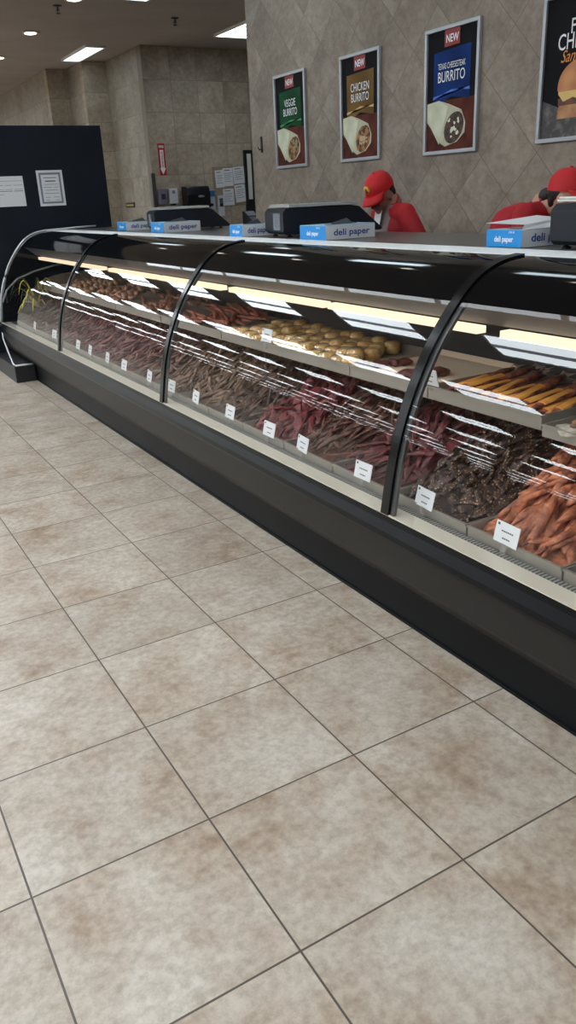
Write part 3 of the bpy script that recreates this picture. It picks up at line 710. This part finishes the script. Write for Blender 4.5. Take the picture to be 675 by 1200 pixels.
# ------------------------------------------------------------------ posters
def poster(yl, z0, w, h, kind, title, label):
    yc = yl - w / 2
    t = thing('menu_poster', label, 'poster', M=facing((3.199, yc, z0), '-x'))
    f = MB(); e = .022
    for a in ((-w / 2, w / 2, 0, e), (-w / 2, w / 2, h - e, h), (-w / 2, -w / 2 + e, e, h - e), (w / 2 - e, w / 2, e, h - e)): f.box(*a, 0, .022)
    f.build('frame', ALU, t, .003)
    MB().box(-w / 2 + e, w / 2 - e, e, h - e, 0, .008).build('print_panel', pm('poster_black', (22, 23, 27), .7, spec=.12), t)
    a, b = w / 2 - e, h - e
    if kind != 'sandwich':
        wood = pm('poster_wood', (104, 52, 40), .6, c2=(70, 32, 26), scale=8, spec=.12)
        MB().box(-a, a, e, h * .43, .008, .0085).build('wood_picture', wood, t)
        cols = {'green': ((24, 92, 52), (14, 56, 34)), 'gold': ((134, 104, 56), (92, 70, 40)), 'blue': ((22, 62, 132), (14, 34, 82))}[kind]
        mt = pm('ribbon_' + kind, cols[0], .6, c2=cols[1], scale=3, detail=1, spec=.1)
        rw = a * .74
        MB().poly([(-rw, h * .81), (rw, h * .83), (rw, h * .42), (0, h * .455), (-rw, h * .38)], .0092).build('ribbon', mt, t)
        sheen = pm('sheen_' + kind, tuple(min(255, int(c * 1.55 + 20)) for c in cols[0]), .4)
        MB().poly([(-rw, h * .47), (rw, h * .51), (rw, h * .485), (0, h * .51), (-rw, h * .445)], .0096).build('ribbon_sheen', sheen, t)
        tor = pm('tortilla', (206, 204, 176), .5, c2=(176, 176, 146), scale=14)
        MB().poly([(-a * .98, h * .42), (-a * .5, h * .435), (-.02, h * .40), (a * .45, h * .34), (a * .62, h * .24), (a * .6, h * .16), (a * .3, h * .09), (-a * .2, h * .06), (-a * .4, h * .09), (-a * .7, h * .19), (-a * .98, h * .27)], .0102).build('tortilla_picture', tor, t)
        MB().poly([(-a * .98, h * .42), (-a * .5, h * .43), (-a * .1, h * .38), (-a * .3, h * .2), (-a * .45, h * .08), (-a * .75, h * .2), (-a * .98, h * .29)], .0106).build('tortilla_fold', pm('tortilla_lit', (222, 224, 200), .5, c2=(196, 200, 170), scale=9), t)
        fc = {'green': ((60, 40, 28), (170, 120, 60)), 'gold': ((58, 36, 28), (180, 124, 64)), 'blue': ((44, 30, 26), (92, 60, 44))}[kind]
        pts = [(a * (.16 + .4 * math.cos(q)), h * (.205 + .125 * math.sin(q + .25))) for q in [2 * PI * s / 20 for s in range(20)]]
        fill_ = MB().poly(pts, .011).build('filling', pm('filling_' + kind, fc[0], .6, c2=fc[1], scale=38, lo=.42, hi=.6), t)
        rn = random.Random(len(title)); bits = MB()
        for s in range(16):
            q = rn.uniform(0, 2 * PI); rr_ = rn.uniform(0, .75); c = (a * (.16 + .4 * rr_ * math.cos(q)), h * (.205 + .12 * rr_ * math.sin(q)))
            sz = rn.uniform(.008, .018); bits.poly([(c[0] + sz * math.cos(k_) * rn.uniform(.6, 1.2), c[1] + sz * math.sin(k_) * rn.uniform(.4, 1.1)) for k_ in (0, 1.2, 2.5, 3.8, 5.1)], .0114 + s * .00002)
        bits.build('filling_bits', pm('bits_' + kind, {'green': (150, 140, 100), 'gold': (196, 170, 130), 'blue': (226, 226, 206)}[kind], .5), fill_)
        tw = .07
        MB().poly([(-tw, h * .84), (tw, h * .845), (tw, b), (-tw, b)], .0112).build('red_tag', pm('tag_red', (150, 22, 32), .45), t)
        text('lettering', 'NEW', .062, WHT_T, t, 0, h * .897, .0118, .8, bold=.001)
        ls = title.split('\n')
        if len(ls) == 2 and kind != 'blue':
            text('lettering', ls[0], .078, WHT_T, t, 0, h * .685, .0118, .7, bold=.0002); text('lettering', ls[1], .078, WHT_T, t, 0, h * .59, .0118, .7, bold=.0002)
        else:
            text('lettering', ls[0], .048, WHT_T, t, 0, h * .695, .0118, .56, bold=.0); text('lettering', ls[1], .086, WHT_T, t, 0, h * .61, .0118, .72, bold=.0003)
    else:
        slate = pm('slate', (62, 58, 58), .5, c2=(112, 108, 104), scale=22, lo=.5, hi=.75)
        MB().poly([(-a, e), (a, e), (a, h * .2), (-a * .5, h * .24), (-a, h * .3)], .0086).build('slate_picture', slate, t)
        def dome(cx, y0_, rx, ry, fl, z, n_=24): return [(cx + rx * math.cos(PI * k / n_), y0_ + ry * math.sin(PI * k / n_) ** .8) for k in range(n_ + 1)] + [(cx - rx * .9, y0_ - fl), (cx + rx * .9, y0_ - fl)]
        R_ = a * .78
        MB().poly(dome(a * .25, h * .22, R_, .0, h * .06, 0), .0092).poly([(a * .25 - R_, h * .16), (a * .25 + R_, h * .16), (a * .25 + R_ * .95, h * .25), (a * .25 - R_ * .95, h * .25)], .0094).build('bun_base', pm('bun_low', (196, 146, 92), .4, c2=(160, 84, 50), scale=12), t)
        MB().poly([(a * .25 - R_ * .98, h * .25), (a * .25 + R_ * .98, h * .25), (a * .25 + R_, h * .3), (a * .25 - R_, h * .3)], .0098).build('patty', pm('patty', (120, 60, 40), .5, c2=(70, 34, 26), scale=24), t)
        MB().poly([(a * .25 - R_, h * .33), (a * .25 - R_ * .8, h * .275), (a * .25 - R_ * .45, h * .3), (a * .25 - R_ * .1, h * .265), (a * .25 + R_ * .4, h * .3), (a * .25 + R_, h * .27), (a * .25 + R_, h * .36), (a * .25 - R_, h * .36)], .0102).build('cheese', pm('cheese_pic', (226, 190, 110), .4), t)
        MB().poly(dome(a * .25, h * .355, R_ * 1.04, h * .21, h * .01, 0), .0106).build('bun_top', pm('bun_hi', (206, 140, 74), .35, c2=(176, 88, 44), scale=7, detail=1), t)
        MB().poly([(.02, h * .85), (.2, h * .85), (.2, b), (.02, b)], .0096).build('red_tag', pm('tag_red', (150, 22, 32), .45), t)
        text('lettering', 'NEW', .062, WHT_T, t, .1, h * .9, .0104, .8, bold=.001)
        text('lettering', 'FRIED', .1, WHT_T, t, .02, h * .765, .0104, .75, bold=.0004)
        text('lettering', 'CHICKEN', .11, WHT_T, t, .015, h * .67, .0104, .72, bold=.0004)
        text('script_lettering', 'Sandwich', .082, pm('text_orange', (226, 140, 60), .5), t, .0, h * .575, .0104, .85, shear=.4)
poster(5.487, 1.72, .505, .718, 'green', 'VEGGIE\nBURRITO', 'framed green veggie burrito poster, leftmost on the tiled wall')
poster(4.483, 1.72, .497, .718, 'gold', 'CHICKEN\nBURRITO', 'framed gold chicken burrito poster on the tiled wall')
poster(3.496, 1.71, .505, .73, 'blue', 'TEXAS CHEESESTEAK\nBURRITO', 'framed blue cheesesteak burrito poster on the tiled wall')
poster(2.5, 1.715, .53, .72, 'sandwich', '', 'framed black sandwich poster cut by the right edge of the photo')
t = thing('wall_hook', 'small dark metal hook on the tiled wall left of the green poster', 'hook', M=facing((3.199, 5.77, 1.87), '-x'))
MB().box(-.014, .014, 0, .13, 0, .006).build('hook_plate', BLK2, t, .002)
MB().tube([(0, .03, .006), (0, .02, .03), (0, .045, .04)], .005).build('hook_arm', BLK2, t)

# ------------------------------------------------------------------ back wall fittings
YB = 10.002
def wallthing(name, label, cat, x, z, rz=0): return thing(name, label, cat, M=facing((x, YB, z), '-y') @ Matrix.Rotation(rz, 4, 'Z'))
t = wallthing('fire_extinguisher_sign', 'red fire extinguisher sign with white downward arrow on the back wall', 'sign', 3.965, 1.83)
SR = pm('sign_red', (178, 24, 34), .45)
MB().box(-.05, .05, 0, .4, 0, .007).build('sign_plate', SR, t)
MB().poly([(-.026, .32), (.026, .32), (.026, .09), (.043, .09), (0, .012), (-.043, .09), (-.026, .09)], .0078).build('arrow', WHT_T, t)
text('lettering', 'FIRE', .044, WHT_T, t, 0, .358, .0082, .9, bold=.001)
text('lettering', 'EXTINGUISHER', .04, SR, t, 0, .2, .0082, .72, rz=-PI / 2, bold=.001)
t = wallthing('soap_dispenser', 'small purplish soap dispenser, left one of the pair on the back wall', 'soap dispenser', 3.9, 1.46)
MB().box(-.055, .055, 0, .2, 0, .09).build('housing', pm('soap_purple', (120, 112, 128), .3), t, .015)
MB().box(-.03, .03, .06, .13, .09, .093).build('window', pm('soap_window', (70, 60, 84), .15), t)
t = wallthing('soap_dispenser', 'small white soap dispenser between the purplish one and the towel dispenser', 'soap dispenser', 4.055, 1.46)
MB().box(-.065, .065, 0, .2, 0, .09).build('housing', pm('soap_white', (206, 208, 214), .3), t, .015)
MB().box(-.022, .022, .13, .17, .09, .092).build('badge', pm('soap_badge', (120, 126, 138), .4), t)
MB().box(-.03, .03, -.02, .01, .02, .07).build('spout', BLK2, t)
t = wallthing('towel_dispenser', 'black paper towel dispenser on the back wall', 'towel dispenser', 4.385, 1.36)
MB().extrude([(0, 0), (.2, .02), (.22, .2), (.18, .31), (0, .32)], -.175, .175, axis='x').build('housing', pm('towel_black', (20, 21, 25), .2), t, .02)
bpy.context.view_layer.update()
hs = t.children[0]
hs.data.transform(Matrix(((1, 0, 0, 0), (0, 0, 1, 0), (0, 1, 0, 0), (0, 0, 0, 1))))
MB().ell((.03, .18, .215), (.05, .018, .012)).build('handle', pm('towel_grey', (120, 122, 128), .3), t)
t = wallthing('glove_box', 'blue and white carton fixed to the wall right of the towel dispenser', 'carton', 4.63, 1.36)
MB().box(-.06, .06, 0, .26, 0, .08).build('carton', pm('glove_white', (190, 196, 208), .5), t)
MB().box(-.06, .06, .17, .25, .08, .082).build('blue_panel', pm('glove_blue', (60, 110, 170), .5), t)
MB().ell((0, .06, .08), (.03, .022, .004)).build('opening', BLK2, t)
t = wallthing('bulletin_board', 'brown bulletin board covered by papers on the back wall', 'board', 4.98, 1.4)
MB().box(-.265, .265, 0, .52, 0, .012).build('board', pm('cork', (150, 132, 112), .8), t)
for (x0, z0, w_, h_, rz, lb) in ((4.82, 1.645, .13, .23, .05, 'white paper sheet pinned at the board, top left'), (4.955, 1.66, .16, .24, .03, 'white paper sheet pinned at the board, top middle'), (5.135, 1.69, .18, .225, .06, 'white paper sheet pinned at the board, top right'),
                              (4.945, 1.4, .17, .225, .02, 'white paper sheet pinned at the board, bottom left'), (5.15, 1.44, .17, .235, .1, 'white paper sheet pinned at the board, bottom right')):
    notice(x0 - w_ / 2, x0 + w_ / 2, z0, z0 + h_, YB - .0118 - .0005 * (rz * 50 % 3), lb, [(.85, [(.15, .7)], .05), (.7, [(.12, .88)], .025), (.6, [(.12, .8)], .025), (.5, [(.12, .88)], .025), (.38, [(.12, .7)], .025), (.25, [(.12, .85)], .025)], tilt=rz)
t = wallthing('wall_phone', 'white handset with dark screen hanging below the board', 'phone', 4.8, 1.26)
MB().box(-.05, .05, 0, .28, 0, .05).build('handset', pm('phone_white', (212, 214, 220), .35), t, .02)
MB().box(-.026, .026, .13, .24, .05, .053).build('screen', BLK, t)
MB().box(-.02, .02, .17, .23, .053, .054).build('screen_lit', pm('phone_lcd', (90, 96, 104), .3), t)
t = wallthing('door_frame', 'black door jamb with white strip beside the poster wall', 'door frame', 5.28, 0)
MB().box(-.06, .075, 0, 2.13, 0, .04).build('jamb', BLK, t)
MB().box(-.02, .045, 1.47, 2.08, .04, .046).build('white_strip', pm('strip_white', (222, 224, 216), .5), t)
t = thing('mop_handle', 'thin wooden handle leaning near the poster wall corner', 'handle', (5.38, 9.85, 0))
MB().tube([(0, 0, 0), (.06, .1, 1.68)], .012).build('pole', pm('pole_wood', (150, 118, 80), .6), t)
MB().box(-.12, .12, -.03, .03, 0, .06).build('mop_head', pm('mop_grey', (120, 116, 110), .9), t)
t = thing('back_table', 'steel table by the back wall under the pay terminal', 'table', (5.15, 9.4, 0))
MB().box(-.75, .75, -.35, .35, 1.08, 1.12).build('table_top', STEEL2, t)
for a in (-.7, .7):
    for b in (-.3, .3): MB().box(a - .02, a + .02, b - .02, b + .02, 0, 1.08).build('leg', STEEL2, t)
t = thing('pay_terminal', 'black card terminal with grey keys on the back table', 'card terminal', (4.95, 9.3, 1.121), .1)
MB().extrude([(-.12, 0), (-.12, .06), (.1, .2), (.12, .2), (.12, 0)], -.09, .09, axis='x').build('housing', BLK, t, .005)
MB().faces([(-.075, -.1, .076), (.075, -.1, .076), (.075, -.02, .127), (-.075, -.02, .127)], [(0, 1, 2, 3)]).build('keys', pm('key_grey', (110, 114, 122), .5), t)
MB().faces([(-.075, .0, .14), (.075, .0, .14), (.075, .09, .197), (-.075, .09, .197)], [(0, 1, 2, 3)]).build('screen', pm('term_lcd', (140, 150, 160), .3), t)
t = thing('receipt_printer', 'black box printer right of the card terminal', 'printer', (5.2, 9.35, 1.121))
MB().box(-.09, .09, -.1, .1, 0, .22).build('housing', BLK2, t, .01)
MB().box(-.07, .07, -.103, -.1, .13, .15).build('paper_slot', BLK, t)
t = thing('wall_plaque', 'small dark plaque with gold lettering low on the side wall', 'plaque', M=facing((3.799, 11.0, 1.43), '-x'))
MB().box(-.15, .2, 0, .07, 0, .01).build('plate', BLK, t)
m = MB()
for k in range(6): m.box(-.12 + .05 * k, -.085 + .05 * k, .022, .046, .01, .011)
m.build('gold_lettering', pm('gold', (214, 190, 110), .4), t)

# ------------------------------------------------------------------ people
def remeshed(mb, name, mat, parent, voxel, smooth=3, loc=None):
    o = mb.build(name, mat, None)
    r = o.modifiers.new('r', 'REMESH'); r.mode = 'VOXEL'; r.voxel_size = voxel
    s = o.modifiers.new('s', 'SMOOTH'); s.iterations = smooth; s.factor = .5
    bpy.context.view_layer.update()
    me = bpy.data.meshes.new_from_object(o.evaluated_get(bpy.context.evaluated_depsgraph_get()))
    me.name = name; old = o.data; o.data = me; o.modifiers.clear(); bpy.data.meshes.remove(old)
    if not me.materials: me.materials.append(mat)
    smooth_all(o); o.parent = parent
    if loc is not None: o.location = loc
    return o
def person(label, hip, chest, neck, head, f, hf, hands, hair_bun, skin, brow_tilt=0):
    """f: body facing (xy), hf: head facing vector (may look down); all points in world metres"""
    base = V((hip[0], hip[1], 0))
    t = thing('person', label, 'person', base)
    hip, chest, neck, head = (V(p) - base for p in (hip, chest, neck, head))
    f = V((f[0], f[1], 0)).normalized(); up = V((0, 0, 1)); lf = up.cross(f)    # lf: the person's left
    hf = V(hf).normalized(); hl = (up.cross(hf)).normalized(); hu = hf.cross(hl)
    HR = Matrix((hf, hl, hu)).transposed()
    HS = .93
    def hp(a, b, c): return head + (hf * a + hl * b + hu * c) * HS
    b = MB()
    # head: skull, jaw, cheeks, nose, brow, lips, ears
    b.ell(hp(-.012, 0, .03), (.094, .074, .09), HR, 24, 16); b.ell(hp(.022, 0, -.03), (.066, .06, .072), HR); b.ell(hp(.045, 0, -.075), (.036, .036, .03), HR)
    b.ell(hp(.088, 0, -.012), (.016, .011, .024), HR); b.ell(hp(.098, 0, -.026), (.014, .015, .011), HR); b.ell(hp(.07, 0, .026), (.018, .05, .012), HR)
    b.ell(hp(.078, 0, -.055), (.013, .024, .01), HR)
    for s in (-1, 1):
        b.ell(hp(.05, s * .036, -.028), (.03, .026, .026), HR); b.ell(hp(-.008, s * .076, -.005), (.02, .009, .032), HR)
    b.cap(hp(-.03, 0, -.05), .052, neck, .06)
    sh = [neck + lf * s * .15 - up * .06 - f * .0 for s in (-1, 1)]
    b.cap(sh[0], .05, sh[1], .05); b.cap(chest + lf * .07, .1, chest - lf * .07, .1); b.cap(chest, .11, hip + up * .12, .105); b.cap(neck - up * .02, .06, chest, .1)
    b.cap(hip + lf * .07, .11, hip - lf * .07, .11)
    knees, feet, elb, hnd = [], [], [], []
    for s, hw in zip((-1, 1), hands):
        hj = hip + lf * s * .09 - up * .04; kn = V((hj.x, hj.y, .5)) + f * .03; an = V((hj.x, hj.y, .09)) - f * .01
        b.cap(hj, .085, kn, .057); b.cap(kn, .055, an, .038); b.cap(an - up * .045, .035, an + f * .15 - up * .05, .03)
        knees.append(kn); feet.append(an)
        S = sh[(s + 1) // 2]; hand = V(hw) - base
        mid = (S + hand) / 2; d = hand - S; bend = math.sqrt(max(.0, .3 ** 2 - (d.length / 2) ** 2)) if d.length < .6 else .02
        e = mid + (lf * s * .6 - f * .5 - up * .6).normalized() * bend
        b.cap(S, .048, e, .04); b.cap(e, .038, hand, .027); elb.append(e)
        dr = (hand - e).normalized(); sd = dr.cross(up).normalized(); nn = sd.cross(dr)
        palm = hand + dr * .05; b.cap(hand, .026, palm, .03); b.ell(palm, (.045, .04, .016), Matrix((dr, sd, nn)).transposed())
        for q, (o_, L_) in enumerate(((-.03, .062), (-.01, .072), (.01, .068), (.029, .052))):
            k0 = palm + dr * .035 + sd * o_; k1 = k0 + (dr * .75 - nn * .4 + sd * o_ * 3).normalized() * L_ * .55; k2 = k1 + (dr * .35 - nn * .9).normalized() * L_ * .5
            b.cap(k0, .0088, k1, .008, seg=8); b.cap(k1, .008, k2, .007, seg=8)
        th = palm - sd * s * .03; b.cap(th, .011, th + (dr * .7 - sd * s * .8 - nn * .2).normalized() * .04, .009, seg=8)
        b.cap(th + (dr * .7 - sd * s * .8 - nn * .2).normalized() * .04, .009, th + (dr * .7 - sd * s * .8 - nn * .2).normalized() * .04 + (dr - nn * .4).normalized() * .025, .008, seg=8)
    remeshed(b, 'body', skin, t, .0062, 2)
    # eyes, brows, lips
    e = MB()
    for s in (-1, 1): e.ell(hp(.074, s * .031, .006), (.01, .013, .009), HR, 12, 8)
    ey = e.build('eyes', pm('eye_white', (226, 222, 216), .3), t)
    e = MB()
    for s in (-1, 1): e.ell(hp(.0815, s * .031, .005), (.0045, .006, .006), HR, 10, 6)
    e.build('irises', pm('iris', (40, 26, 20), .2), ey)
    e = MB()
    for s in (-1, 1): e.tube([hp(.083, s * .014, .022), hp(.083, s * .032, .027), hp(.07, s * .052, .022)], [.003, .004, .002], 6)
    e.build('eyebrows', HAIR, t)
    e = MB(); e.ell(hp(.088, 0, -.05), (.006, .021, .0045), HR); e.ell(hp(.087, 0, -.058), (.007, .019, .005), HR); e.build('lips', pm('lips', (164, 88, 84), .45), t)
    # hair
    h = MB(); h.ell(hp(-.034, 0, .036), (.08, .075, .08), HR, 24, 14); h.ell(hp(-.075, 0, -.012), (.03, .06, .05), HR)
    if hair_bun: h.ell(hp(-.13, 0, .005), (.038, .036, .038), HR)
    remeshed(h, 'hair', HAIR, t, .007, 1)
    # cap
    c = MB(); rings = []
    n_, mR = 28, 9
    vs = []; fs = []
    for j in range(mR + 1):
        a = PI / 2 * j / mR
        for k in range(n_):
            q = 2 * PI * k / n_; r_ = math.sin(a) ** .85 if a else 0
            vs.append(hp(-.015 + .107 * r_ * math.cos(q), .09 * r_ * math.sin(q), .045 + .105 * math.cos(a) ** .9 if j < mR else .035))
    for j in range(mR):
        for k in range(n_): fs.append((j * n_ + k, j * n_ + (k + 1) % n_, (j + 1) * n_ + (k + 1) % n_, (j + 1) * n_ + k))
    c.faces(vs, fs, smooth=True); bmesh.ops.remove_doubles(c.bm, verts=c.bm.verts, dist=1e-5)
    CAPM = pm('cap_red', (196, 20, 28), .65)
    cp = c.build('cap', CAPM, t)
    br = MB(); vs = []; fs = []
    for j in range(5):
        for k in range(13):
            q = -1.2 + 2.4 * k / 12; ext = j / 4 * .07 * math.cos(q * .95)
            r1 = V((.107 * math.cos(q) - .015, .09 * math.sin(q)))
            vs.append(hp(r1.x + max(ext, 0), r1.y * (1 + .04 * j / 4), .046 - .03 * (j / 4) ** 1.4 - .02 * abs(math.sin(q)) * j / 4))
    for j in range(4):
        for k in range(12): fs.append((j * 13 + k, j * 13 + k + 1, (j + 1) * 13 + k + 1, (j + 1) * 13 + k))
    br.faces(vs, fs, smooth=True)
    bo = br.build('brim', CAPM, cp)
    sm = bo.modifiers.new('t', 'SOLIDIFY'); sm.thickness = .004
    MB().ell(hp(.086, 0, .092), (.01, .024, .026), HR).build('badge', pm('badge_yellow', (232, 190, 70), .5), cp)
    MB().ell(hp(.0945, 0, .09), (.004, .012, .015), HR).build('badge_mark', pm('badge_red', (150, 60, 30), .5), cp)
    MB().ell(hp(-.015, 0, .151), (.01, .01, .006), HR).build('cap_button', CAPM, cp)
    # clothing
    s_ = MB()
    s_.cap(sh[0], .066, sh[1], .066); s_.cap(chest + lf * .08, .118, chest - lf * .08, .118); s_.cap(chest, .13, hip + up * .12, .125); s_.cap(hip + lf * .07 + up * .06, .12, hip - lf * .07 + up * .06, .12)
    s_.cap(neck - up * .035, .07, chest, .115)
    for k in range(2):
        s_.cap(sh[k], .064, elb[k], .056)
        s_.cap(elb[k], .054, elb[k] + (V(hands[k]) - base - elb[k]) * .55, .046)
    remeshed(s_, 'shirt', RED, t, .009, 4)
    nd = (head - hf * .03 - hu * .06 - neck).normalized(); nl = lf; nf = nl.cross(nd).normalized()
    co = MB(); co.tube([neck + nd * .012 + (nf * math.cos(q) + nl * math.sin(q)) * .058 for q in [2 * PI * k / 16 for k in range(17)]], .01, 8); co.build('collar', RED, t)
    p = MB()
    p.cap(hip + lf * .07, .122, hip - lf * .07, .122)
    for k, s in enumerate((-1, 1)):
        hj = hip + lf * s * .09 - up * .04; p.cap(hj, .095, knees[k], .07); p.cap(knees[k], .068, feet[k] + up * .0, .056)
    remeshed(p, 'trousers', pm('trouser_black', (30, 31, 36), .8), t, .01, 3)
    for k in range(2):
        sh_ = MB(); a = feet[k]; sh_.cap(V((a.x, a.y, .045)), .043, V((a.x, a.y, .042)) + f * .17, .04); o = remeshed(sh_, 'shoe', pm('shoe_black', (22, 22, 24), .5), t, .007, 2)
    return t, f, lf, hip, chest, neck
t, f, lf, hip, chest, neck = person('person in red cap and red shirt looking down beside the middle scale', (2.79, 3.2, 1.0), (2.735, 3.205, 1.275), (2.7, 3.2, 1.425), (2.622, 3.225, 1.478), (-.97, .1), (-.84, -.08, -.5),
       [(2.56, 3.34, 1.1), (2.57, 3.02, 1.1)], False, pm('skin_tan', (150, 104, 88), .5))
a = MB(); vs = []
for z, w_, off in ((.16, .1, .1), (.02, .14, .128), (-.16, .17, .14), (-.36, .2, .16)):
    for k in range(7):
        u = -1 + k / 3; vs.append(chest + lf * w_ * u + f * (off - .045 * u * u) + V((0, 0, z)) * .9)
a.faces(vs, [(j * 7 + k, j * 7 + k + 1, (j + 1) * 7 + k + 1, (j + 1) * 7 + k) for j in range(3) for k in range(6)], smooth=True)
o = a.build('apron', pm('apron_grey', (128, 112, 112), .8), t)
MB().faces([chest + f * .125 + lf * .03 + V((0, 0, .12)), chest + f * .128 - lf * .05 + V((0, 0, .12)), chest + f * .14 - lf * .05 + V((0, 0, .03)), chest + f * .145 + lf * .03 + V((0, 0, .03))], [(0, 1, 2, 3)]).build('apron_tag', PAPER, o)
person('person in red cap with dark hair bun bending by the right edge', (2.72, 2.28, 1.0), (2.7, 2.1, 1.29), (2.7, 1.955, 1.415), (2.71, 1.81, 1.43), (.12, -.97), (.3, -.93, -.1),
       [(2.66, 1.66, 1.06), (2.9, 1.62, 1.06)], True, SKIN)

# ------------------------------------------------------------------ world, camera
wd = bpy.data.worlds.new('World'); scene.world = wd; wd.use_nodes = True
wd.node_tree.nodes['Background'].inputs[0].default_value = (.8, .85, .9, 1); wd.node_tree.nodes['Background'].inputs[1].default_value = .3
cam = bpy.data.cameras.new('camera'); co_ = bpy.data.objects.new('camera', cam); col.objects.link(co_)
yaw, pitch, roll = .516205731, -.382512391, -.0463743814
fw = V((math.sin(yaw) * math.cos(pitch), math.cos(yaw) * math.cos(pitch), math.sin(pitch))); rt = V((math.cos(yaw), -math.sin(yaw), 0)); u0 = rt.cross(fw)
r2 = rt * math.cos(roll) + u0 * math.sin(roll); u2 = -rt * math.sin(roll) + u0 * math.cos(roll)
M = Matrix.Identity(4)
for i in range(3): M[i][0] = r2[i]; M[i][1] = u2[i]; M[i][2] = -fw[i]; M[i][3] = (-.586, -1.066, 1.5056)[i]
co_.matrix_world = M
cam.sensor_fit = 'VERTICAL'; cam.sensor_height = 24; cam.lens = 24 * 922.79 / 1200; cam.clip_start = .05; cam.clip_end = 100
scene.camera = co_
scene.view_settings.view_transform = 'Standard'; scene.view_settings.look = 'None'; scene.view_settings.exposure = -0.08
try:
    scene.cycles.use_denoising = True; scene.cycles.max_bounces = 8; scene.cycles.transparent_max_bounces = 12; scene.cycles.caustics_reflective = False; scene.cycles.sample_clamp_indirect = 4
except Exception: pass
